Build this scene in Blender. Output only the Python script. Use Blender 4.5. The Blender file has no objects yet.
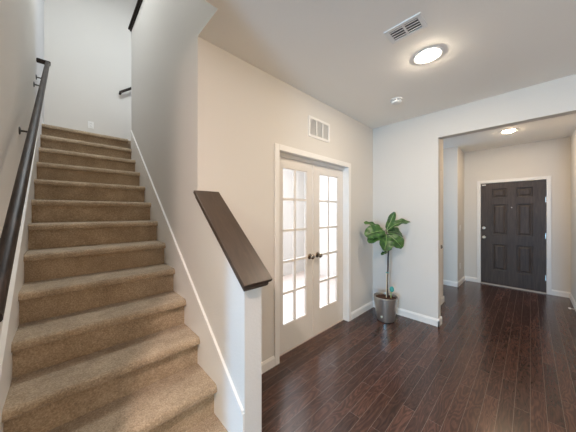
import bpy, bmesh, math, random
from mathutils import Vector, Matrix
random.seed(7)
S = bpy.context.scene
COL = S.collection
R = math.radians

# ------------------------------------------------------------------ camera, world, lights, exposure
EYE = 1.447
YAW = R(46.13)
cam = bpy.data.cameras.new('camera'); camo = bpy.data.objects.new('camera', cam); COL.objects.link(camo)
camo.location = (0, 0, EYE); camo.rotation_euler = (R(90), 0, YAW - R(90))
cam.sensor_width = 36; cam.lens = 232.9 / 576 * 36; cam.shift_y = -3.4 / 576; cam.clip_start = .02
S.camera = camo
S.view_settings.view_transform = 'Standard'; S.view_settings.look = 'None'
S.view_settings.exposure = 0.0; S.view_settings.gamma = 1; S.view_settings.use_curve_mapping = False
w = bpy.data.worlds.new('world'); S.world = w; w.use_nodes = True
w.node_tree.nodes['Background'].inputs[0].default_value = (.62, .76, 1, 1)
w.node_tree.nodes['Background'].inputs[1].default_value = .05

def area(name, loc, target, sx, sy, power, color):
    l = bpy.data.lights.new(name, 'AREA'); l.shape = 'RECTANGLE'; l.size = sx; l.size_y = sy
    l.energy = power; l.color = color
    o = bpy.data.objects.new(name, l); COL.objects.link(o); o.location = loc
    o.rotation_euler = (Vector(target) - Vector(loc)).to_track_quat('-Z', 'Y').to_euler()
    return o
COOL = (.80, .90, 1.0); WARM = (1.0, .80, .60); NEUT = (1.0, .95, .90)
area('daylight_patio_door', (-4.55, -.78, 1.15), (0, -.78, 1.15), .55, 2.0, 212, (.24, .60, 1.0))      # west glass door, lights the newel and the plant wall
area('daylight_west_window', (-4.55, -2.75, 1.5), (0, -2.75, 2.9), 1.1, 1.4, 48, (.85, 1, .75))
area('daylight_south_window', (.3, -3.55, 1.5), (.3, 0, 4.2), 3.2, 1.5, 52, (1, .62, .27))           # big windows behind the camera, ground bounce goes up
area('daylight_office_window', (2.4, 3.86, 1.5), (2.4, 0, 1.3), 2.2, 1.5, 125, (.70, .81, 1.0))
area('office_fill', (2.5, 2.85, 2.68), (2.5, 2.85, 0), 1.8, 1.2, 34, (1, .97, .94))  # added fill to even out the office walls behind the panes, no fixture
area('daylight_landing_window', (2.2, 4.96, 3.95), (1.0, 3.6, 3.6), .8, 1.1, 32, (.45, .65, 1.0))
area('stairwell_fill', (.02, 3.0, 5.35), (.15, 3.0, 2.5), .5, 2.0, 108, (.89, .97, 1.0))  # added overhead fill for the stairwell walls and treads, no skylight opening
area('daylight_hall_window', (4.98, 2.95, 1.5), (4.98, 0, 1.4), .8, 1.6, 20, (.49, .73, 1.0))

# ------------------------------------------------------------------ materials
MATS = {}
def mat(name, color, rough=.6, metal=0, spec=.5):
    m = bpy.data.materials.new(name); m.use_nodes = True
    b = m.node_tree.nodes['Principled BSDF']
    b.inputs['Base Color'].default_value = (*color, 1); b.inputs['Roughness'].default_value = rough
    b.inputs['Metallic'].default_value = metal; b.inputs['Specular IOR Level'].default_value = spec
    MATS[name] = m
    return m
def nd(m, t, **k):
    n = m.node_tree.nodes.new(t)
    for a, v in k.items():
        if a in n.inputs: n.inputs[a].default_value = v
        else: setattr(n, a, v)
    return n
def lk(m, a, b): m.node_tree.links.new(a, b)
def bsdf(m): return m.node_tree.nodes['Principled BSDF']
def coords(m, scale=(1, 1, 1)):
    t = nd(m, 'ShaderNodeTexCoord'); p = nd(m, 'ShaderNodeMapping'); p.inputs['Scale'].default_value = scale
    lk(m, t.outputs['Object'], p.inputs['Vector']); return p.outputs[0]
def bump(m, height, strength, dist):
    b = nd(m, 'ShaderNodeBump', Strength=strength, Distance=dist)
    lk(m, height, b.inputs['Height']); lk(m, b.outputs[0], bsdf(m).inputs['Normal']); return b
def ramp(m, fac, stops):
    r = nd(m, 'ShaderNodeValToRGB'); e = r.color_ramp.elements
    while len(e) < len(stops): e.new(.5)
    for k, (p, c) in enumerate(stops): e[k].position = p; e[k].color = (*c, 1)
    lk(m, fac, r.inputs[0]); return r.outputs[0]
def paint(name, c, rough, scale, strength):
    m = mat(name, c, rough, spec=.3); n = nd(m, 'ShaderNodeTexNoise', Scale=scale, Detail=3.0, Roughness=.6)
    lk(m, coords(m), n.inputs['Vector']); bump(m, n.outputs['Fac'], strength, .002); return m
WALL = paint('wall_paint', (.665, .632, .592), .75, 70, .5)
CEIL = paint('ceiling_paint', (.90, .87, .82), .85, 45, .6)
TRIM = mat('white_trim_paint', (.80, .775, .745), .4)
DOORW = mat('white_door_paint', (.74, .70, .66), .45)
WHITE = mat('white_plastic', (.82, .81, .79), .4)
GRAY = mat('dark_recess', (.05, .05, .05), .8)  # near black for the pot foot and painted shade inside openings
DUCT = mat('duct_shade', (.62, .60, .58), .8)
STEEL = mat('satin_nickel', (.62, .60, .57), .38, 1)
SILL = mat('threshold_finish', (.52, .48, .44), .5)
BRONZE = mat('aged_bronze', (.34, .29, .24), .22, 1)
DARKM = mat('dark_bracket_metal', (.09, .085, .08), .35, 1)
def wood(name, c0, c1, rough, sc, strength=.25):
    m = mat(name, c0, rough)
    v = coords(m, sc); n = nd(m, 'ShaderNodeTexNoise', Scale=1.0, Detail=5.0, Roughness=.65, Distortion=.6)
    lk(m, v, n.inputs['Vector']); lk(m, ramp(m, n.outputs['Fac'], [(.35, c0), (.65, c1)]), bsdf(m).inputs['Base Color'])
    bump(m, n.outputs['Fac'], strength, .002); return m
CAPW = wood('cap_wood', (.052, .033, .022), (.074, .048, .033), .42, (30, 5, 5), .1)
RAILW = wood('rail_wood', (.012, .008, .006), (.042, .027, .020), .40, (60, 9, 9), .35)
DOORD = wood('front_door_wood', (.050, .039, .034), (.088, .068, .059), .46, (50, 45, 3), .2)
GLASS = bpy.data.materials.new('door_glass'); GLASS.use_nodes = True
nt = GLASS.node_tree; nt.nodes.remove(nt.nodes['Principled BSDF'])
tr = nt.nodes.new('ShaderNodeBsdfTransparent'); tr.inputs[0].default_value = (.96, .97, .97, 1)
gl = nt.nodes.new('ShaderNodeBsdfGlossy'); gl.inputs['Roughness'].default_value = .02
lw = nt.nodes.new('ShaderNodeLayerWeight'); mx = nt.nodes.new('ShaderNodeMixShader')
pw = nt.nodes.new('ShaderNodeMath'); pw.operation = 'POWER'; pw.inputs[1].default_value = 5
ma = nt.nodes.new('ShaderNodeMath'); ma.operation = 'MULTIPLY_ADD'; ma.inputs[1].default_value = .9; ma.inputs[2].default_value = .04
nt.links.new(lw.outputs['Facing'], pw.inputs[0]); nt.links.new(pw.outputs[0], ma.inputs[0])
nt.links.new(ma.outputs[0], mx.inputs[0]); nt.links.new(tr.outputs[0], mx.inputs[1]); nt.links.new(gl.outputs[0], mx.inputs[2])
nt.links.new(mx.outputs[0], nt.nodes['Material Output'].inputs[0])
# carpet
CARPET = mat('brown_carpet', (.3, .2, .13), .95, spec=.1)
cv = coords(CARPET)
n1 = nd(CARPET, 'ShaderNodeTexNoise', Scale=120.0, Detail=2.0, Roughness=.7); lk(CARPET, cv, n1.inputs['Vector'])
n2 = nd(CARPET, 'ShaderNodeTexNoise', Scale=7.0, Detail=4.0, Roughness=.6); lk(CARPET, cv, n2.inputs['Vector'])
mixf = nd(CARPET, 'ShaderNodeMath', operation='MULTIPLY_ADD'); lk(CARPET, n2.outputs['Fac'], mixf.inputs[0]); mixf.inputs[1].default_value = .38
sc = nd(CARPET, 'ShaderNodeMath', operation='MULTIPLY'); lk(CARPET, n1.outputs['Fac'], sc.inputs[0]); sc.inputs[1].default_value = .66
lk(CARPET, sc.outputs[0], mixf.inputs[2])
lk(CARPET, ramp(CARPET, mixf.outputs[0], [(.34, (.24, .178, .120)), (.52, (.40, .308, .214)), (.70, (.58, .458, .33))]), bsdf(CARPET).inputs['Base Color'])
bump(CARPET, n1.outputs['Fac'], 1.0, .006)
bsdf(CARPET).inputs['Sheen Weight'].default_value = .25
BEIGE = paint('beige_carpet', (.62, .52, .46), .95, 160, 1.0)
# hardwood
FLOOR = mat('hardwood', (.05, .03, .02), .3)
fv = coords(FLOOR)
br = nd(FLOOR, 'ShaderNodeTexBrick', Scale=1.0); lk(FLOOR, fv, br.inputs['Vector'])
br.offset = .37; br.offset_frequency = 2; br.squash = 1.0
br.inputs['Brick Width'].default_value = .92; br.inputs['Row Height'].default_value = .083
br.inputs['Mortar Size'].default_value = .0011; br.inputs['Mortar Smooth'].default_value = .3; br.inputs['Bias'].default_value = -.1
br.inputs['Color1'].default_value = (0, 0, 0, 1); br.inputs['Color2'].default_value = (1, 1, 1, 1); br.inputs['Mortar'].default_value = (.5, .5, .5, 1)
# grain: long streaks along the plank, shifted from plank to plank
sepb = nd(FLOOR, 'ShaderNodeSeparateColor'); lk(FLOOR, br.outputs['Color'], sepb.inputs[0])
off = nd(FLOOR, 'ShaderNodeCombineXYZ')
ml = nd(FLOOR, 'ShaderNodeMath', operation='MULTIPLY'); lk(FLOOR, sepb.outputs[0], ml.inputs[0]); ml.inputs[1].default_value = 37.0
lk(FLOOR, ml.outputs[0], off.inputs[2])
av = nd(FLOOR, 'ShaderNodeVectorMath', operation='ADD'); lk(FLOOR, fv, av.inputs[0]); lk(FLOOR, off.outputs[0], av.inputs[1])
mp = nd(FLOOR, 'ShaderNodeMapping'); mp.inputs['Scale'].default_value = (4.5, 60, 1); lk(FLOOR, av.outputs[0], mp.inputs['Vector'])
g = nd(FLOOR, 'ShaderNodeTexNoise', Scale=1.0, Detail=5.0, Roughness=.7, Distortion=.8); lk(FLOOR, mp.outputs[0], g.inputs['Vector'])
mp2 = nd(FLOOR, 'ShaderNodeMapping'); mp2.inputs['Scale'].default_value = (2.2, 11, 1); lk(FLOOR, av.outputs[0], mp2.inputs['Vector'])
g2 = nd(FLOOR, 'ShaderNodeTexNoise', Scale=1.0, Detail=2.0, Roughness=.5, Distortion=.3); lk(FLOOR, mp2.outputs[0], g2.inputs['Vector'])
ring = nd(FLOOR, 'ShaderNodeMath', operation='MULTIPLY'); lk(FLOOR, g2.outputs['Fac'], ring.inputs[0]); ring.inputs[1].default_value = 85.0
sn = nd(FLOOR, 'ShaderNodeMath', operation='SINE'); lk(FLOOR, ring.outputs[0], sn.inputs[0])
comb = nd(FLOOR, 'ShaderNodeMath', operation='MULTIPLY_ADD'); lk(FLOOR, sepb.outputs[0], comb.inputs[0]); comb.inputs[1].default_value = .18
gs = nd(FLOOR, 'ShaderNodeMath', operation='MULTIPLY'); lk(FLOOR, g.outputs['Fac'], gs.inputs[0]); gs.inputs[1].default_value = .52
gs2 = nd(FLOOR, 'ShaderNodeMath', operation='MULTIPLY_ADD'); lk(FLOOR, sn.outputs[0], gs2.inputs[0]); gs2.inputs[1].default_value = .07; lk(FLOOR, gs.outputs[0], gs2.inputs[2])
lk(FLOOR, gs2.outputs[0], comb.inputs[2])
wc = ramp(FLOOR, comb.outputs[0], [(.18, (.024, .009, .006)), (.36, (.052, .021, .014)), (.60, (.135, .058, .038))])
mc = nd(FLOOR, 'ShaderNodeMix', data_type='RGBA'); lk(FLOOR, br.outputs['Fac'], mc.inputs[0]); lk(FLOOR, wc, mc.inputs[6]); mc.inputs[7].default_value = (.17, .125, .105, 1)  # seam colour lightened to stand in for glare on the plank bevels
lk(FLOOR, mc.outputs[2], bsdf(FLOOR).inputs['Base Color'])
b1 = bump(FLOOR, g.outputs['Fac'], .14, .003)
rr = nd(FLOOR, 'ShaderNodeMapRange'); lk(FLOOR, g.outputs['Fac'], rr.inputs[0]); rr.inputs[3].default_value = .16; rr.inputs[4].default_value = .28
lk(FLOOR, rr.outputs[0], bsdf(FLOOR).inputs['Roughness'])
bsdf(FLOOR).inputs['Coat Weight'].default_value = .2; bsdf(FLOOR).inputs['Coat Roughness'].default_value = .3
bsdf(DOORD).inputs['Specular IOR Level'].default_value = .25
bsdf(RAILW).inputs['Specular IOR Level'].default_value = .18
# plant
LEAF = mat('fig_leaf', (.07, .17, .035), .38)
ln = nd(LEAF, 'ShaderNodeTexNoise', Scale=22.0, Detail=3.0); lk(LEAF, coords(LEAF), ln.inputs['Vector'])
lk(LEAF, ramp(LEAF, ln.outputs['Fac'], [(.32, (.012, .045, .012)), (.56, (.040, .115, .022)), (.78, (.11, .23, .055))]), bsdf(LEAF).inputs['Base Color'])
RIB = mat('leaf_rib', (.30, .40, .16), .5)
BARK = paint('stem_bark', (.075, .06, .055), .8, 60, .8)
SOIL = paint('potting_soil', (.055, .026, .016), .95, 60, 1.0)
POT = mat('silver_pot', (.50, .485, .46), .38, .9)
TEAL = mat('teal_tie', (.05, .30, .28), .5)
CANE = mat('cane', (.62, .52, .36), .6)
PALE = mat('pale_gauge', (.66, .70, .58), .5)
def lamp_mat(strength, color):
    m = mat('lamp_lens', (1, 1, 1)); em = bsdf(m)
    em.inputs['Emission Color'].default_value = (*color, 1); em.inputs['Emission Strength'].default_value = strength
    return m

# ------------------------------------------------------------------ mesh helpers
def box(bm, x0, x1, y0, y1, z0, z1, bev=0, seg=2):
    vs = [bm.verts.new(p) for p in ((x0, y0, z0), (x1, y0, z0), (x1, y1, z0), (x0, y1, z0), (x0, y0, z1), (x1, y0, z1), (x1, y1, z1), (x0, y1, z1))]
    fs = [bm.faces.new([vs[i] for i in f]) for f in ((3, 2, 1, 0), (4, 5, 6, 7), (0, 1, 5, 4), (1, 2, 6, 5), (2, 3, 7, 6), (3, 0, 4, 7))]
    if bev:
        es = list({e for f in fs for e in f.edges})
        bmesh.ops.bevel(bm, geom=es, offset=bev, segments=seg, affect='EDGES', profile=.5)
def prism(bm, pts, axis, a, b, bev=0):
    """extrude a 2D outline along axis; pts are the other two axes in order"""
    def mk(p, t): return {'x': (t, p[0], p[1]), 'y': (p[0], t, p[1]), 'z': (p[0], p[1], t)}[axis]
    A = [bm.verts.new(mk(p, a)) for p in pts]; B = [bm.verts.new(mk(p, b)) for p in pts]; n = len(pts)
    fs = [bm.faces.new(A), bm.faces.new(B[::-1])]
    for i in range(n): fs.append(bm.faces.new((A[i], B[i], B[(i + 1) % n], A[(i + 1) % n])))
    bmesh.ops.recalc_face_normals(bm, faces=fs)
    if bev:
        bmesh.ops.bevel(bm, geom=list({e for f in fs for e in f.edges}), offset=bev, segments=2, affect='EDGES', profile=.5)
def lathe(bm, prof, c=(0, 0, 0), axis='z', seg=32, sgn=1):
    """prof: (radius, height) pairs"""
    def mk(r, t, h):
        u, v = r * math.cos(t), r * math.sin(t)
        p = {'z': (u, v, sgn * h), 'y': (u, sgn * h, v), 'x': (sgn * h, u, v)}[axis]
        return (p[0] + c[0], p[1] + c[1], p[2] + c[2])
    rings = []
    for r, h in prof:
        if r < 1e-6: rings.append([bm.verts.new(mk(0, 0, h))])
        else: rings.append([bm.verts.new(mk(r, 2 * math.pi * k / seg, h)) for k in range(seg)])
    fs = []
    for a, b in zip(rings, rings[1:]):
        for k in range(seg):
            q = [a[k % len(a)], a[(k + 1) % len(a)], b[(k + 1) % len(b)], b[k % len(b)]]
            q = [v for i, v in enumerate(q) if v not in q[:i]]
            if len(q) > 2: fs.append(bm.faces.new(q))
    bmesh.ops.recalc_face_normals(bm, faces=fs)
def tube(bm, pts, rad, seg=12, rads=None):
    pts = [Vector(p) for p in pts]; rings = []; up = None
    for i, p in enumerate(pts):
        d = (pts[min(i + 1, len(pts) - 1)] - pts[max(i - 1, 0)]).normalized()
        if up is None: up = Vector((0, 0, 1)) if abs(d.z) < .9 else Vector((1, 0, 0))
        s = d.cross(up).normalized(); up = s.cross(d).normalized()
        r = rads[i] if rads else rad
        rings.append([bm.verts.new(p + s * r * math.cos(2 * math.pi * k / seg) + up * r * math.sin(2 * math.pi * k / seg)) for k in range(seg)])
    fs = [bm.faces.new(rings[0]), bm.faces.new(rings[-1][::-1])]
    for a, b in zip(rings, rings[1:]):
        for k in range(seg): fs.append(bm.faces.new((a[k], a[(k + 1) % seg], b[(k + 1) % seg], b[k])))
    bmesh.ops.recalc_face_normals(bm, faces=fs)
def obj(name, bm, m, parent=None, smooth=False, org=None):
    me = bpy.data.meshes.new(name)
    o = bpy.data.objects.new(name, me)
    if org is None and parent is not None: org = parent.get('_org')
    if org is not None: bmesh.ops.translate(bm, verts=bm.verts, vec=-Vector(org))
    bm.to_mesh(me); bm.free(); me.materials.append(m); COL.objects.link(o)
    if smooth:
        for p in me.polygons: p.use_smooth = True
        me.set_sharp_from_angle(angle=R(35))
    if parent is not None: o.parent = parent
    elif org is not None: o.location = org
    return o
def tag(o, label, cat, group=None, kind=None):
    o['label'] = label; o['category'] = cat
    if group: o['group'] = group
    if kind: o['kind'] = kind
    return o
ORG = {}
def thing(name, loc, label, cat, group=None, kind=None):
    """Empty at the thing's base; parts are modelled in world coordinates relative to it"""
    o = bpy.data.objects.new(name, None); COL.objects.link(o); o.location = loc; o.empty_display_size = .1
    ORG[o.name] = Vector(loc)
    return tag(o, label, cat, group, kind)
def part(name, bm, m, parent, smooth=False):
    root = parent
    while root.parent: root = root.parent
    return obj(name, bm, m, parent, smooth, ORG[root.name])
def boxes(bm_list, bev=0):
    bm = bmesh.new()
    for b in bm_list: box(bm, *b, bev=bev)
    return bm
def struct(name, bl, m, label, cat):
    return tag(obj(name, boxes(bl), m), label, cat, kind='structure')

# ------------------------------------------------------------------ key dimensions
H = 2.735
XA, XA2 = .702, .817            # stair wall: stair side / office side
YA, YA2 = 1.681, 1.796          # office (french door) wall
XB, XB2 = 3.426, 3.541          # wall with the foyer opening
XF = 6.187                      # front wall
XL = -.213                       # left stair wall
YN = 1.069                      # end of the half wall
RUN, RISE = .2565, .1991
def nose_y(n): return .8465 + RUN * n
def top_z(n): return RISE * n - .034 if n else 0.0
def slope_z(y): return RISE / RUN * (y - .8465) - .034
YS = 5.0                        # stair landing back wall

# ------------------------------------------------------------------ room shell
struct('floor', [(-4.6, XF + .1, -3.7, YA2 - .05, -.12, 0), (4.32, XF + .1, YA2 - .05, 3.1, -.12, 0)], FLOOR, 'dark brown hardwood plank floor of the entry room and foyer', 'floor')
struct('floor_office', [(.80, 4.3, YA2 - .05, 4.0, -.12, 0)], BEIGE, 'beige carpet floor behind the glazed double doors', 'floor')
struct('ceiling', [(-4.6, XF + .1, -3.7, 1.37, H, 3.05), (XA, XA2, 1.37, YA, H, H + .004), (XA2, XF + .1, 1.37, 4.0, H, 3.05), (2.3, XF + .1, 4.0, 5.1, H, 3.05)], CEIL, 'flat warm grey ceiling over the entry room with an opening above the stairs', 'ceiling')
bm = bmesh.new()
YE = 4.0
prism(bm, [(YE, 0), (YE, 4.07), (1.37, 4.07), (1.37, H + .004), (YA, H + .004), (YA, 1.571), (YN, 1.571 - .835 * (YA - YN)), (YN, 0)], 'x', XA, XA2)
tag(obj('wall_stair', bm, WALL), 'greige wall between stairs and glazed doors, stepping down to a half wall', 'wall', kind='structure')
FD0, FD1, FDH = 1.475, 2.735, 2.06
struct('wall_office', [(XA2, FD0, YA, YA2, 0, H), (FD1, XB2, YA, YA2, 0, H), (FD0, FD1, YA, YA2, FDH, H)], WALL, 'tan lit wall holding the glazed double doors', 'wall')
OPY = .81
struct('wall_foyer', [(XB, XB2, OPY, YA, 0, H), (XB, XB2, -.475, OPY, 2.40, H), (XB, XB2, -3.6, -.475, 0, H)], WALL, 'pale wall behind the potted plant with the wide foyer opening', 'wall')
struct('wall_stair_left', [(XL - .115, XL, .9, YS + .1, 0, 5.4)], WALL, 'tall wall along the left side of the stairs behind the handrail', 'wall')
struct('wall_landing', [(XL, 3.9, YS, YS + .1, 2.4, 5.4)], WALL, 'bright white wall above the top of the stairs', 'wall')
struct('wall_loft', [(3.9, 4.0, 1.3, YS, 3.05, 5.4), (XL, 3.9, 1.25, 1.37, 3.05, 5.4)], WALL, 'upper storey walls around the stairwell', 'wall')
struct('ceiling_loft', [(XL - .1, 4.0, 1.25, YS + .1, 5.4, 5.5)], CEIL, 'upper storey ceiling over the stairwell', 'ceiling')
struct('wall_entry', [(XF, XF + .12, .706, .98, 0, H), (XF, XF + .12, -.59, -.2, 0, H), (XF, XF + .12, -.2, .706, 2.045, H)], WALL, 'tan foyer wall around the dark front door', 'wall')
struct('wall_entry_right', [(XB2, XF, -.59, -.475, 0, H)], WALL, 'right foyer wall at the edge of the photo', 'wall')
CD0, CD1 = 3.60, 4.205
struct('wall_closet', [(XB2, CD0, .98, 1.095, 0, H), (CD1, 4.44, .98, 1.095, 0, H), (CD0, CD1, .98, 1.095, 2.05, H)], WALL, 'left foyer wall holding the closet door just inside the opening', 'wall')
struct('wall_hall', [(5.52, XF + .12, .98, 3.1, 0, H), (4.32, 4.44, 1.095, 3.1, 0, H), (4.44, 5.52, 3.0, 3.1, 0, H)], WALL, 'pale side hall walls left of the front door', 'wall')
struct('wall_office_inner', [(4.3, 4.32, YA2, 4.0, 0, H), (XA2, 4.3, 3.9, 4.0, 0, H)], WALL, 'bright office walls seen through the door glass', 'wall')
struct('wall_south', [(-4.6, -1.3, -3.72, -3.6, 0, H), (1.9, XB2, -3.72, -3.6, 0, H), (-1.3, 1.9, -3.72, -3.6, 0, .75), (-1.3, 1.9, -3.72, -3.6, 2.25, H)], WALL, 'wall with wide windows opposite the glazed doors', 'wall')
struct('wall_west', [(-4.72, -4.6, -3.6, -3.3, 0, H), (-4.72, -4.6, -2.2, -1.06, 0, H), (-4.72, -4.6, -.50, 1.0, 0, H), (-4.72, -4.6, -3.3, -2.2, 0, .8), (-4.72, -4.6, -3.3, -2.2, 2.2, H), (-4.72, -4.6, -1.06, -.50, 2.2, H)], WALL, 'far wall with a window and a glass patio door', 'wall')
struct('wall_north', [(-4.6, XL - .115, .9, 1.02, 0, H)], WALL, 'wall beside the stairs facing the living area', 'wall')

# ------------------------------------------------------------------ baseboards (with a moulded top edge)
def base_profile(h=.095, t=.014): return [(0, 0), (t, 0), (t, h - .022), (t * .55, h - .008), (t * .4, h), (0, h)]
def baseboard(name, runs, label):
    """runs: (axis, fixed, sign, a, b): wall face at `fixed`, board grows by sign, spans a..b along axis"""
    bm = bmesh.new()
    for ax, fx, sg, a, b in runs:
        prism(bm, [(fx + sg * p, q) for p, q in base_profile()], ax, a, b)
    return tag(obj(name, bm, TRIM), label, 'baseboard', kind='structure')
baseboard('baseboard_office', [('x', YA, -1, XA2, 1.432), ('x', YA, -1, 2.79, XB)], 'white baseboard along the tan glazed door wall')
baseboard('baseboard_foyer', [('y', XB, -1, OPY - .014, YA), ('x', OPY, -1, XB - .014, XB2), ('y', XB2, 1, OPY - .014, .98)], 'white baseboard behind the potted plant wrapping the opening edge')
baseboard('baseboard_closet', [('x', .98, -1, 4.27, 4.454), ('y', 4.44, 1, .966, 3.0)], 'white baseboard beside the closet door casing')
baseboard('baseboard_hall', [('y', 5.52, -1, .966, 3.0), ('x', .98, -1, 5.506, XF)], 'white baseboard at the side hall corner')
baseboard('baseboard_entry', [('y', XF, -1, .766, .98), ('y', XF, -1, -.475, -.26)], 'white baseboard on either side of the front door')
baseboard('baseboard_right', [('x', -.475, 1, XB2, XF)], 'white baseboard on the right foyer wall')
baseboard('baseboard_newel', [('y', XA2, 1, YN, YA)], 'white baseboard behind the half wall')

# ------------------------------------------------------------------ staircase
st = thing('staircase', (.24, nose_y(1), 0), 'brown carpeted staircase rising between the left wall and the half wall', 'staircase')
SX0, SX1 = -.202, .694
for n in range(1, 14):
    yn, zt, zb = nose_y(n), top_z(n), top_z(n - 1)
    yr = yn + .042; yb = nose_y(n + 1) + .042 if n < 13 else yn + .09
    pr = [(yr, zb - (.02 if n > 1 else 0)), (yr, zt - .050), (yn + .008, zt - .049), (yn + .001, zt - .041), (yn, zt - .027), (yn + .003, zt - .014), (yn + .011, zt - .004), (yn + .024, zt), (yb, zt), (yb, zb - (.02 if n > 1 else 0))]
    bm = bmesh.new(); prism(bm, pr, 'x', SX0, SX1)
    part('carpeted_step', bm, CARPET, st, True)
struct('floor_landing', [(XL, 2.3, nose_y(13) + .09, YS, 2.44, top_z(13)), (XA2, 2.3, YE, nose_y(13) + .09, 2.44, top_z(13))], CARPET, 'carpeted landing at the top of the stairs', 'floor')
def skirt(name, x0, x1, xb0, xb1, ya, yb, label):
    o = thing(name, ((x0 + x1) / 2, ya, 0), label, 'stair trim', kind='structure')
    z = lambda y: slope_z(y) + .235
    bm = bmesh.new(); prism(bm, [(ya, 0), (ya, z(ya) - .012), (yb, z(yb) - .012), (yb, z(yb) - .45), (ya + .45, 0)], 'x', x0, x1)
    part('board', bm, TRIM, o)
    bm = bmesh.new(); prism(bm, [(ya + .006, z(ya + .006) - .022), (ya + .006, z(ya + .006)), (yb, z(yb)), (yb, z(yb) - .022)], 'x', xb0, xb1)
    part('bead', bm, TRIM, o); return o
skirt('trim_1', XA - .010, XA, XA - .015, XA, YN, YE - .02, 'white sloping skirt board on the right side of the stairs')
skirt('trim_2', XL, XL + .014, XL, XL + .019, .92, 4.15, 'white sloping skirt board under the left handrail')
struct('baseboard_landing', [(XL, 2.2, YS - .014, YS, top_z(13), top_z(13) + .095), (XL, XL + .014, 4.2, YS - .014, top_z(13), top_z(13) + .095)], TRIM, 'white baseboard on the landing', 'baseboard')

# ------------------------------------------------------------------ half wall cap
def sloped(bm, x0, x1, ya, yb, za, th, slope, bev=0):
    """board running from (ya, top za) to yb with its end cut square to the slope"""
    L = math.hypot(1, slope); dy, dz = slope / L * th, -th / L
    zb = za + slope * (yb - ya)
    prism(bm, [(ya, za), (yb, zb), (yb + dy, zb + dz), (ya + dy, za + dz)], 'x', x0, x1, bev)
cap = thing('half_wall_cap', (.755, 1.05, 1.05), 'dark brown sloping wooden cap on the half wall beside the stairs', 'wall cap')
CZ = 1.622                                                     # top of the board where it meets the wall corner
cs = .835
bm = bmesh.new(); sloped(bm, XA - .034, XA2 + .044, 1.018, YA - .016, CZ - cs * (YA - 1.018), .024, cs, .004); part('board', bm, CAPW, cap)
bm = bmesh.new(); sloped(bm, XA - .022, XA2 + .024, 1.030, YA - .018, CZ - cs * (YA - 1.030) - .0325, .022, cs, .004); part('moulding', bm, CAPW, cap)
cap2 = thing('guard_wall_cap', (.75, 2.7, 4.07), 'dark wooden cap on the upper guard wall at the top edge', 'wall cap')
bm = boxes([(XA - .036, XA2 + .036, 1.4, YE + .035, 4.098, 4.122)], .004); part('board', bm, RAILW, cap2)
bm = boxes([(XA - .016, XA2 + .016, 1.4, YE + .016, 4.070, 4.084)], .003); part('moulding', bm, RAILW, cap2)
bm = boxes([(XA - .010, XA2 + .010, 1.4, YE + .010, 4.084, 4.098)]); part('fillet', bm, TRIM, cap2)

# ------------------------------------------------------------------ handrails
def rail_profile(w=.036, h=.042):
    p = []
    for k in range(20):
        t = 2 * math.pi * k / 20; c, s = math.cos(t), math.sin(t)
        p.append((w / 2 * math.copysign(abs(c) ** .7, c), h / 2 * math.copysign(abs(s) ** .7, s)))
    return p
def sweep(bm, path, prof, side):
    side = Vector(side); rings = []
    for i, p in enumerate(path):
        p = Vector(p); d = (Vector(path[min(i + 1, len(path) - 1)]) - Vector(path[max(0, i - 1)])).normalized()
        s = (side - d * side.dot(d)).normalized(); u = d.cross(s).normalized()
        if u.z < 0: u = -u
        rings.append([bm.verts.new(p + s * a + u * b) for a, b in prof])
    n = len(prof); fs = [bm.faces.new(rings[0]), bm.faces.new(rings[-1])]
    for a, b in zip(rings, rings[1:]):
        for k in range(n): fs.append(bm.faces.new((a[k], a[(k + 1) % n], b[(k + 1) % n], b[k])))
    bmesh.ops.recalc_face_normals(bm, faces=fs)
hr = thing('handrail', (XL, 2.4, 2.2), 'dark wooden handrail on brackets along the left stair wall', 'handrail')
RX = -.130
def rz(y): return 3.070 + .697 * (y - 3.64)
bm = bmesh.new(); sweep(bm, [(RX, y, rz(y)) for y in (.93, 1.6, 2.2, 2.9, 3.64)], rail_profile(), (1, 0, 0)); part('rail', bm, RAILW, hr, True)
bm = boxes([(XL, RX + .024, 3.63, 3.66, rz(3.645) - .022, rz(3.645) + .024)], .008); part('end_return', bm, RAILW, hr)
def bracket(y, parent):
    bm = bmesh.new(); z = rz(y)
    lathe(bm, [(0, 0), (.026, 0), (.026, .004), (.018, .008), (0, .009)], (XL, y, z - .165), 'x', 20)
    tube(bm, [(XL + .004, y, z - .165), (XL + .040, y, z - .165), (XL + .066, y, z - .150), (RX, y, z - .110), (RX, y, z - .030)], .0065, 10)
    return part('bracket', bm, DARKM, parent, True)
for y in (1.4, 2.32, 3.33, 3.585): bracket(y, hr)
hr2 = thing('landing_handrail', (1.4, YS, 3.9), 'short dark handrail end showing past the wall edge on the landing wall', 'handrail')
bm = bmesh.new(); sweep(bm, [(.70 + .1 * k, YS - .07, 3.535 + .078 * k) for k in range(14)], rail_profile(.036, .040), (0, 1, 0)); part('rail', bm, RAILW, hr2, True)
bm = boxes([(.690, .722, YS - .085, YS, 3.515, 3.552)], .006); part('end_return', bm, RAILW, hr2)
for x in (1.0, 1.7):
    bm = bmesh.new(); z = 3.535 + .78 * (x - .7)
    lathe(bm, [(0, 0), (.026, 0), (.026, .004), (.018, .008), (0, .009)], (x, YS, z - .105), 'y', 20, -1)
    tube(bm, [(x, YS - .004, z - .105), (x, YS - .05, z - .1), (x, YS - .07, z - .06), (x, YS - .07, z - .02)], .0065, 10)
    part('bracket', bm, DARKM, hr2, True)

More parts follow.
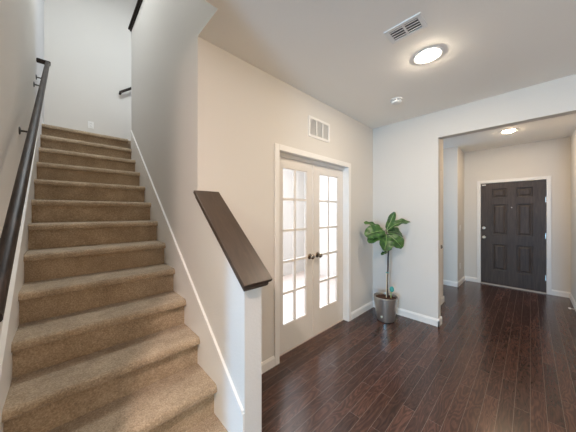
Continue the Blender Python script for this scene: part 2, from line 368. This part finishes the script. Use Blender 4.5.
# ------------------------------------------------------------------ glazed double doors
def casing(name, horiz, fixed, sg, a0, a1, h, label, w=.058, t=.016, jamb=None):
    o = thing(name, ((a0 + a1) / 2, fixed, 0) if horiz == 'x' else (fixed, (a0 + a1) / 2, 0), label, 'door casing', kind='structure')
    f0, f1 = sorted((fixed, fixed + sg * t)); g0, g1 = sorted((fixed, fixed + sg * t * .6))
    def bx(p, q, z0, z1, s0, s1): return (p, q, s0, s1, z0, z1) if horiz == 'x' else (s0, s1, p, q, z0, z1)
    for p, q, z0, z1 in ((a0 - w, a0, 0, h + w), (a1, a1 + w, 0, h + w), (a0, a1, h, h + w)):
        bm = bmesh.new(); box(bm, *bx(p, q, z0, z1, f0, f1), bev=.004)
        part('casing', bm, TRIM, o)
    if jamb:
        j0, j1 = sorted(jamb)
        bm = boxes([bx(a0 - .016, a0, 0, h, j0, j1), bx(a1, a1 + .016, 0, h, j0, j1), bx(a0 - .016, a1 + .016, h, h + .014, j0, j1)])
        part('jamb', bm, TRIM, o)
    return o
c = casing('trim_3', 'x', YA, -1, 1.490, 2.720, 2.047, 'white casing and jamb around the glazed double doors', jamb=(YA, YA2))
part('stop', boxes([(1.490, 2.720, 1.737, 1.752, 2.012, 2.047)]), TRIM, c)
DY0, DY1 = 1.755, 1.79
def french(name, x0, x1, gx0, gx1, kx, label):
    d = thing(name, ((x0 + x1) / 2, DY0, .008), label, 'door', kind='structure')
    z0, z1, g0, g1 = .010, 2.030, .285, 1.912
    bm = boxes([(x0, gx0, DY0, DY1, z0, z1), (gx1, x1, DY0, DY1, z0, z1), (gx0, gx1, DY0, DY1, z0, g0), (gx0, gx1, DY0, DY1, g1, z1)])
    fr_ = part('frame', bm, DOORW, d)
    mid = (gx0 + gx1) / 2; step = (g1 - g0) / 5; bm = bmesh.new()
    box(bm, mid - .0125, mid + .0125, DY0 + .004, DY1 - .004, g0, g1)
    for k in range(1, 5): box(bm, gx0, gx1, DY0 + .0045, DY1 - .0045, g0 + k * step - .0125, g0 + k * step + .0125)
    part('glazing_bars', bm, DOORW, d)
    bm = bmesh.new()                                            # moulded bead round the glass opening
    for a, b, e, f in ((gx0, gx0 + .009, g0, g1), (gx1 - .009, gx1, g0, g1), (gx0, gx1, g0, g0 + .009), (gx0, gx1, g1 - .009, g1)): box(bm, a, b, DY0 + .005, DY1 - .005, e, f)
    part('glass_bead', bm, DOORW, d)
    for k in range(5):
        for a, b in ((gx0 + .009, mid - .011), (mid + .011, gx1 - .009)):
            part('pane', boxes([(a, b, DY0 + .015, DY0 + .019, g0 + k * step + .010, g0 + (k + 1) * step - .010)]), GLASS, d)
    kz = .945
    bm = bmesh.new(); lathe(bm, [(0, 0), (.032, 0), (.032, .004), (.024, .010), (.011, .012)], (kx, DY0, kz), 'y', 24, -1); rs = part('rosette', bm, BRONZE, d, True)
    bm = bmesh.new(); lathe(bm, [(.010, .008), (.010, .028), (.020, .034), (.0275, .044), (.0275, .054), (.020, .063), (.008, .066), (0, .066)], (kx, DY0, kz), 'y', 24, -1); part('knob', bm, BRONZE, rs, True)
    return d
french('door_1', 1.500, 2.094, 1.612, 1.982, 2.03, 'left leaf of the white glazed double doors, nearer the stairs')
d2 = french('door_2', 2.097, 2.715, 2.212, 2.588, 2.17, 'right leaf of the white glazed double doors, nearer the plant')
part('astragal', boxes([(2.084, 2.106, DY0 - .008, DY0, .010, 2.030)], .002), DOORW, d2)

# ------------------------------------------------------------------ front door
PY = [(.317, .533), (-.034, .179)]; PZ = [(.305, .825), (1.011, 1.611), (1.74, 1.919)]
fd = thing('door_3', (XF, .253, .02), 'dark stained six panel front door with white casing', 'door', kind='structure')
fx0, fx1 = XF + .004, XF + .048
ys = [-.196, PY[1][0], PY[1][1], PY[0][0], PY[0][1], .702]; zs = [.022, *PZ[0], *PZ[1], *PZ[2], 2.035]
bm = bmesh.new()
for a, b in ((ys[0], ys[1]), (ys[2], ys[3]), (ys[4], ys[5])): box(bm, fx0, fx1, a, b, zs[0], zs[-1])
for a, b in PY:
    for e, f in ((zs[0], zs[1]), (zs[2], zs[3]), (zs[4], zs[5]), (zs[6], zs[7])): box(bm, fx0, fx1, a, b, e, f)
part('slab', bm, DOORD, fd)
for a, b in PY:
    for e, f in PZ:
        bm = bmesh.new(); rings = []
        for ins, dx in ((0, 0), (.005, .018), (.016, .020), (.026, .020), (.050, .006)):
            rings.append([bm.verts.new(p) for p in ((fx0 + dx, a + ins, e + ins), (fx0 + dx, b - ins, e + ins), (fx0 + dx, b - ins, f - ins), (fx0 + dx, a + ins, f - ins))])
        fs = [bm.faces.new(rings[-1])]
        for p, q in zip(rings, rings[1:]):
            for k in range(4): fs.append(bm.faces.new((p[k], p[(k + 1) % 4], q[(k + 1) % 4], q[k])))
        bk = [bm.verts.new(p) for p in ((fx1, a, e), (fx1, b, e), (fx1, b, f), (fx1, a, f))]
        fs.append(bm.faces.new(bk))
        for k in range(4): fs.append(bm.faces.new((rings[0][k], rings[0][(k + 1) % 4], bk[(k + 1) % 4], bk[k])))
        bmesh.ops.recalc_face_normals(bm, faces=fs); part('raised_panel', bm, DOORD, fd)
bm = bmesh.new(); lathe(bm, [(0, 0), (.031, 0), (.031, .006), (.022, .012), (.012, .014), (.012, .016)], (fx0, .655, .945), 'x', 24, -1); rs = part('rosette', bm, STEEL, fd, True)
bm = bmesh.new(); lathe(bm, [(.011, .012), (.011, .03), (.022, .036), (.029, .048), (.027, .058), (.012, .066), (0, .066)], (fx0, .655, .945), 'x', 24, -1); part('knob', bm, STEEL, rs, True)
bm = bmesh.new(); lathe(bm, [(0, 0), (.030, 0), (.030, .008), (.020, .014), (0, .014)], (fx0, .660, 1.135), 'x', 24, -1); db = part('deadbolt', bm, STEEL, fd, True)
part('thumb_turn', boxes([(fx0 - .032, fx0 - .012, .655, .665, 1.115, 1.155)], .003), STEEL, db)
bm = bmesh.new(); lathe(bm, [(0, 0), (.010, 0), (.010, .004), (.006, .006), (0, .006)], (fx0, .248, 1.545), 'x', 16, -1); part('peephole', bm, STEEL, fd, True)
for z in (.28, 1.03, 1.68):
    bm = bmesh.new(); tube(bm, [(fx0 - .004, -.200, z - .045), (fx0 - .004, -.200, z + .045)], .005, 12)
    box(bm, fx0 - .003, fx0 + .002, -.198, -.185, z - .05, z + .05); part('hinge', bm, STEEL, fd)
part('contact_sensor', boxes([(fx0 - .018, fx0, .625, .685, 1.995, 2.018)], .003), WHITE, fd)
casing('trim_4', 'y', XF, -1, -.2, .706, 2.04, 'white casing around the dark front door', jamb=(XF, XF + .12))
tag(obj('trim_5', boxes([(XF - .03, XF + .10, -.2, .706, 0, .018)], .004), SILL), 'pale metal threshold strip under the front door', 'threshold', kind='structure')

# ------------------------------------------------------------------ closet door in the foyer
cd = thing('door_4', (3.9, .99, .01), 'white closet door edge with dark knob left of the foyer', 'door', kind='structure')
bm = boxes([(CD0 + .015, CD1 - .003, .99, 1.025, .01, 2.03)], .002); part('slab', bm, DOORW, cd)
bm = bmesh.new(); lathe(bm, [(0, 0), (.032, 0), (.032, .004), (.024, .010), (.011, .012)], (CD1 - .065, .99, .925), 'y', 24, -1); rs = part('rosette', bm, BRONZE, cd, True)
bm = bmesh.new(); lathe(bm, [(.010, .008), (.010, .03), (.020, .036), (.0275, .046), (.0275, .056), (.018, .065), (0, .068)], (CD1 - .065, .99, .925), 'y', 24, -1); part('knob', bm, BRONZE, rs, True)
casing('trim_6', 'x', .98, -1, CD0 + .012, CD1, 2.04, 'white casing of the closet door beside the foyer opening', jamb=(.98, 1.095))

# ------------------------------------------------------------------ ceiling fixtures
def downlight(x, y, r, label, strength, color):
    o = thing('recessed_light', (x, y, H), label, 'ceiling light', 'recessed ceiling lights')
    bm = bmesh.new(); lathe(bm, [(r, 0), (r, .005), (r * .97, .0062), (r * .66, .0005), (r * .64, 0)], (x, y, H), 'z', 40, -1); part('trim_ring', bm, WHITE, o, True)
    bm = bmesh.new(); lathe(bm, [(r * .635, .001), (r * .62, .011), (r * .45, .018), (0, .020)], (x, y, H), 'z', 40, -1); part('lens', bm, lamp_mat(strength, color), o, True)
    return o
downlight(2.15, .583, .105, 'glowing round recessed light in the room ceiling beside the air vent', 450, (1, .85, .66))
downlight(5.06, .235, .105, 'glowing round recessed light in the foyer ceiling before the front door', 380, (1, .75, .48))
downlight(-.70, 0.22, .105, 'round recessed light in the ceiling before the bottom stair', 1360, (1, .80, .70))
sm = thing('smoke_detector', (2.74, 1.06, H), 'small round white smoke detector on the ceiling near the plant corner', 'smoke detector')
bm = bmesh.new(); lathe(bm, [(0, 0), (.066, 0), (.066, .010), (.060, .012), (0, .012)], (2.74, 1.06, H), 'z', 32, -1); part('mounting_plate', bm, WHITE, sm, True)
bm = bmesh.new(); lathe(bm, [(.049, .012), (.049, .017)], (2.74, 1.06, H), 'z', 32, -1); lathe(bm, [(.0, .0165), (.051, .0165)], (2.74, 1.06, H), 'z', 32, -1); part('gap_shade', bm, GRAY, sm, True)  # near-black ring, shade of the gap under the plate put into colour
bm = bmesh.new(); lathe(bm, [(.046, .018), (.056, .019), (.055, .032), (.046, .040), (.030, .043), (0, .043)], (2.74, 1.06, H), 'z', 32, -1); part('body', bm, WHITE, sm, True)
av_ = thing('ceiling_vent', (1.725, .607, H), 'white rectangular air supply register in the ceiling', 'air vent')
x0, x1, y0, y1 = 1.645, 1.805, .487, .727
bm = boxes([(x0, x0 + .026, y0, y1, H - .009, H), (x1 - .026, x1, y0, y1, H - .009, H), (x0 + .026, x1 - .026, y0, y0 + .028, H - .009, H), (x0 + .026, x1 - .026, y1 - .028, y1, H - .009, H), (x0 + .026, x1 - .026, .6, .614, H - .009, H)], .002)
part('frame', bm, WHITE, av_)
part('duct_shade_sheet', boxes([(x0 + .02, x1 - .02, y0 + .02, y1 - .02, H - .0015, H - .0005)]), GRAY, av_)  # flat dark sheet painted as the shade between the louvers
for k in range(4):
    for a, b in ((y0 + .03, .599), (.615, y1 - .03)):
        xc = x0 + .041 + k * .026
        bm = bmesh.new(); prism(bm, [(xc + .008, H - .0030), (xc - .010, H - .0105), (xc - .012, H - .0090), (xc + .007, H - .0018)], 'y', a, b); part('louver', bm, WHITE, av_)

# ------------------------------------------------------------------ wall fixtures
wv = thing('wall_vent', (2.118, YA, 2.285), 'white rectangular return air grille high on the wall above the glazed doors', 'air vent')
x0, x1, z0, z1 = 1.925, 2.311, 2.285, 2.512
bm = boxes([(x0, x0 + .026, YA - .010, YA, z0, z1), (x1 - .026, x1, YA - .010, YA, z0, z1), (x0 + .026, x1 - .026, YA - .010, YA, z0, z0 + .028), (x0 + .026, x1 - .026, YA - .010, YA, z1 - .028, z1)], .002)
part('frame', bm, TRIM, wv)
iw = (x1 - x0 - .052) / 3
part('mullion', boxes([(x0 + .026 + iw - .007, x0 + .026 + iw + .007, YA - .009, YA, z0 + .028, z1 - .028)]), TRIM, wv)
part('mullion', boxes([(x0 + .026 + 2 * iw - .007, x0 + .026 + 2 * iw + .007, YA - .009, YA, z0 + .028, z1 - .028)]), TRIM, wv)
part('duct_shade_sheet', boxes([(x0 + .02, x1 - .02, YA - .002, YA - .001, z0 + .02, z1 - .02)]), DUCT, wv)  # flat backing sheet, shade behind the fins put into its colour
for s in range(3):
    for k in range(8):
        xc = x0 + .026 + s * iw + .013 + k * (iw - .026) / 7
        bm = bmesh.new(); prism(bm, [(xc + .0040, YA - .0025), (xc + .0028, YA - .002), (xc - .0042, YA - .0075), (xc - .003, YA - .008)], 'z', z0 + .028, z1 - .028); part('fin', bm, TRIM, wv)
def plate(name, p, axis, sg, w, h, label, cat, kind):
    """wall plate centred on p, facing along axis*sg"""
    o = thing(name, p, label, cat)
    def bx(u0, u1, v0, v1, t0, t1):
        a, b = sorted((sg * t0, sg * t1))
        return (p[0] + a, p[0] + b, p[1] + u0, p[1] + u1, p[2] + v0, p[2] + v1) if axis == 'x' else (p[0] + u0, p[0] + u1, p[1] + a, p[1] + b, p[2] + v0, p[2] + v1)
    bm = bmesh.new(); box(bm, *bx(-w / 2, w / 2, -h / 2, h / 2, 0, .006), bev=.002); part('cover_plate', bm, WHITE, o)
    if kind == 'outlet':
        for s in (-1, 1):
            bm = bmesh.new(); box(bm, *bx(-.016, .016, s * .021 - .014, s * .021 + .014, .006, .0085), bev=.001); f = part('socket', bm, WHITE, o)
            bm = boxes([bx(-.008, -.005, s * .021 - .005, s * .021 + .006, .0085, .009), bx(.005, .008, s * .021 - .005, s * .021 + .006, .0085, .009)]); part('slot', bm, GRAY, f)
    else:
        bm = bmesh.new(); box(bm, *bx(-.016, .016, -.033, .033, .006, .0095), bev=.001); part('rocker', bm, WHITE, o)
plate('wall_outlet', (.315, YS, 2.885), 'y', -1, .073, .115, 'white wall outlet low on the bright wall above the top stair', 'outlet', 'outlet')
plate('light_switch', (5.74, .98, 1.137), 'y', -1, .073, .115, 'white light switch on the narrow foyer wall left of the front door', 'light switch', 'switch')
plate('foyer_outlet', (5.74, .98, .375), 'y', -1, .073, .115, 'white wall outlet below the light switch left of the front door', 'outlet', 'outlet')
ds = thing('door_stop', (5.30, -.461, .055), 'small door stop sticking out from the right foyer baseboard', 'door stop')
bm = bmesh.new(); lathe(bm, [(0, 0), (.011, 0), (.011, .006), (.005, .009), (.005, .055)], (5.30, -.461, .055), 'y', 16); part('stem', bm, STEEL, ds, True)
bm = bmesh.new(); lathe(bm, [(.005, .053), (.011, .055), (.011, .072), (.007, .077), (0, .077)], (5.30, -.461, .055), 'y', 16); part('rubber_tip', bm, WHITE, ds, True)

# ------------------------------------------------------------------ potted fiddle leaf fig
PX, PYY = 3.128, 1.352
pl = thing('potted_plant', (PX, PYY, 0), 'fiddle leaf fig in a silver pot in the corner beside the glazed doors', 'potted plant')
base = Vector((PX, PYY, 0))
RV = Vector((.721, -.693, 0)); FV = Vector((.693, .721, 0))     # across the corner / into the corner
def at(r, f, z): return base + RV * r + FV * f + Vector((0, 0, z))
PH = .325
bm = bmesh.new()
lathe(bm, [(0, .004), (.098, .004), (.108, .010), (.114, .03), (.125, .10), (.138, .19), (.149, .27), (.154, PH - .012), (.155, PH - .004), (.152, PH), (.147, PH), (.145, PH - .006), (.142, PH - .03), (.0, PH - .03)], base, 'z', 48)
part('pot', bm, POT, pl, True)
bm = bmesh.new(); lathe(bm, [(0, 0), (.095, 0), (.095, .008), (0, .008)], base, 'z', 40); part('foot', bm, GRAY, pl, True)
bm = bmesh.new(); lathe(bm, [(.1435, PH - .030), (.11, PH - .022), (.06, PH - .016), (0, PH - .012)], base, 'z', 40)
for v in bm.verts:
    v.co.z += random.uniform(-.004, .004)
part('soil', bm, SOIL, pl, True)
ang = math.atan2(-(.90 * .721 * 1 + .2), -.35)
gdir = (-RV * .72 - FV * .69).normalized()
bm = bmesh.new(); lathe(bm, [(0, 0), (.013, 0), (.013, .004), (0, .006)], (0, 0, 0), 'z', 20)
rot = gdir.to_track_quat('Z', 'Y').to_matrix().to_4x4()
for v in bm.verts: v.co = rot @ v.co; v.co += base + gdir * .121 + Vector((0, 0, .078))
part('water_gauge', bm, PALE, pl, True)
spine = [at(.022, 0, .29), at(.024, 0, .40), at(.022, .005, .52), at(.030, .008, .62), at(.034, .006, .72), at(.032, 0, .84), at(.036, -.005, .93), at(.034, 0, 1.02), at(.016, 0, 1.10), at(.006, 0, 1.17), at(.004, 0, 1.23)]
bm = bmesh.new(); tube(bm, spine, 0, 10, [.0125, .0120, .0115, .0115, .011, .010, .011, .010, .009, .008, .005]); part('stem', bm, BARK, pl, True)
bm = bmesh.new(); tube(bm, [at(-.006, -.03, .28), at(.010, -.016, .64)], .005, 8); part('support_cane', bm, CANE, pl, True)
bm = bmesh.new()
rr_, c0 = .017, at(.020, -.004, .640)
tube(bm, [c0 + Vector((rr_ * math.cos(t), rr_ * math.sin(t), 0)) for t in [k * math.pi / 8 for k in range(17)]], .005, 8); part('stem_tie', bm, TEAL, pl, True)
bm = bmesh.new()                                              # small round teal tag on a pale stick pushed into the soil
lathe(bm, [(0, 0), (.027, 0), (.030, .004), (.027, .008), (0, .008)], (0, 0, 0), 'z', 24)
rot = (-FV + Vector((0, 0, .15))).normalized().to_track_quat('Z', 'Y').to_matrix().to_4x4()
for v in bm.verts: v.co = rot @ Vector((v.co.x, v.co.y * 1.25, v.co.z)); v.co += at(.066, -.035, .425)
part('plant_tag', bm, TEAL, pl, True)
bm = bmesh.new(); tube(bm, [at(.052, -.035, .28), at(.062, -.034, .41)], .006, 8); part('tag_stick', bm, RIB, pl, True)

def leaf(p0, p1, width, nrm, droop=.1, fold=.25, cut=.0):
    """fiddle shaped leaf from base p0 to tip p1, nrm roughly the direction its upper face looks"""
    p0, p1 = Vector(p0), Vector(p1); L = (p1 - p0).length
    d = (p1 - p0).normalized(); n = Vector(nrm); n = (n - d * n.dot(d)).normalized(); s = d.cross(n).normalized()
    NU, NV = 14, 8; bm = bmesh.new(); grid = []
    for i in range(NU + 1):
        t = i / NU
        if t < .08: wd = .02 + t * .5
        else:
            u = (t - .08) / .92
            wd = math.sin(math.pi * min(1, u ** .80) * .985) ** .55 * (.78 + .34 * u) * (1 - .16 * math.exp(-((u - .40) / .13) ** 2)) + .02
        ctr = p0 + d * (L * t) + n * (L * droop * 4 * t * (1 - t))
        row = []
        for j in range(NV + 1):
            v = j / NV * 2 - 1
            wv_ = .030 * math.sin(t * 19 + (3 if v > 0 else 0)) * abs(v) ** 2 * L * 1.2
            rib = .012 * L * math.cos(t * 40) * abs(v) * (1 - abs(v))
            row.append(bm.verts.new(ctr + s * (v * width * wd) + n * (fold * width * wd * abs(v) ** 1.4 + wv_ + rib)))
        grid.append(row)
    fs = []
    for i in range(NU):
        for j in range(NV): fs.append(bm.faces.new((grid[i][j], grid[i][j + 1], grid[i + 1][j + 1], grid[i + 1][j])))
    bmesh.ops.recalc_face_normals(bm, faces=fs)
    bmesh.ops.solidify(bm, geom=fs, thickness=.0022)
    o = part('leaf', bm, LEAF, pl, True)
    bm = bmesh.new()
    tube(bm, [p0 + d * (L * t) + n * (L * droop * 4 * t * (1 - t) + .0022) for t in [k / 10 for k in range(10)]], 0, 6, [.0042 - .0003 * k for k in range(10)])
    part('midrib', bm, RIB, o, True); return o
UP = Vector((0, 0, 1))
T = at(.004, 0, 1.21)
leaf(at(.004, .0, 1.20), at(.13, .02, 1.455), .052, -FV * 1.0 - RV * .55 + UP * .3, -.06, .35)        # upright
leaf(at(.02, .0, 1.20), at(.315, -.03, 1.315), .058, -FV * .55 + UP * .75, .20, .35)                   # right, arching
leaf(at(-.03, .02, 1.225), at(-.28, .05, 1.31), .045, UP * .75 - FV * .5 - RV * .1, .06, .15)         # left, edge on
leaf(at(-.01, -.01, 1.20), at(-.305, -.08, 1.145), .112, -FV * .80 + UP * .70, .10, .2)               # big left
leaf(at(-.01, -.02, 1.16), at(-.27, -.10, 1.055), .088, -FV * .5 + UP * .5 - RV * .2, .12, .3)        # lower left
leaf(at(.01, .02, 1.18), at(.25, .06, 1.135), .095, -FV * .6 + UP * .7, .14, .25)                      # right middle
leaf(at(.0, -.02, 1.16), at(-.08, -.15, .955), .098, -FV * .95 + UP * .35, .10, .25)                 # front, hanging
leaf(at(.02, -.02, 1.15), at(.165, -.11, .985), .098, -FV * .85 + UP * .45, .12, .25)                  # lower right
leaf(at(.0, .02, 1.18), at(-.13, .15, 1.08), .09, UP * .8 + FV * .4, .1, .2)                          # behind, left
leaf(at(.02, .03, 1.16), at(.12, .16, 1.03), .085, UP * .8 + FV * .3, .1, .2)                         # behind, right
leaf(at(.034, -.005, .915), at(-.085, -.06, .887), .032, UP * .9 - FV * .3, .06, .3)                   # small one low on the stem
leaf(at(.034, .0, .93), at(.085, .03, .965), .026, UP * .6 - FV * .5, .1, .3)
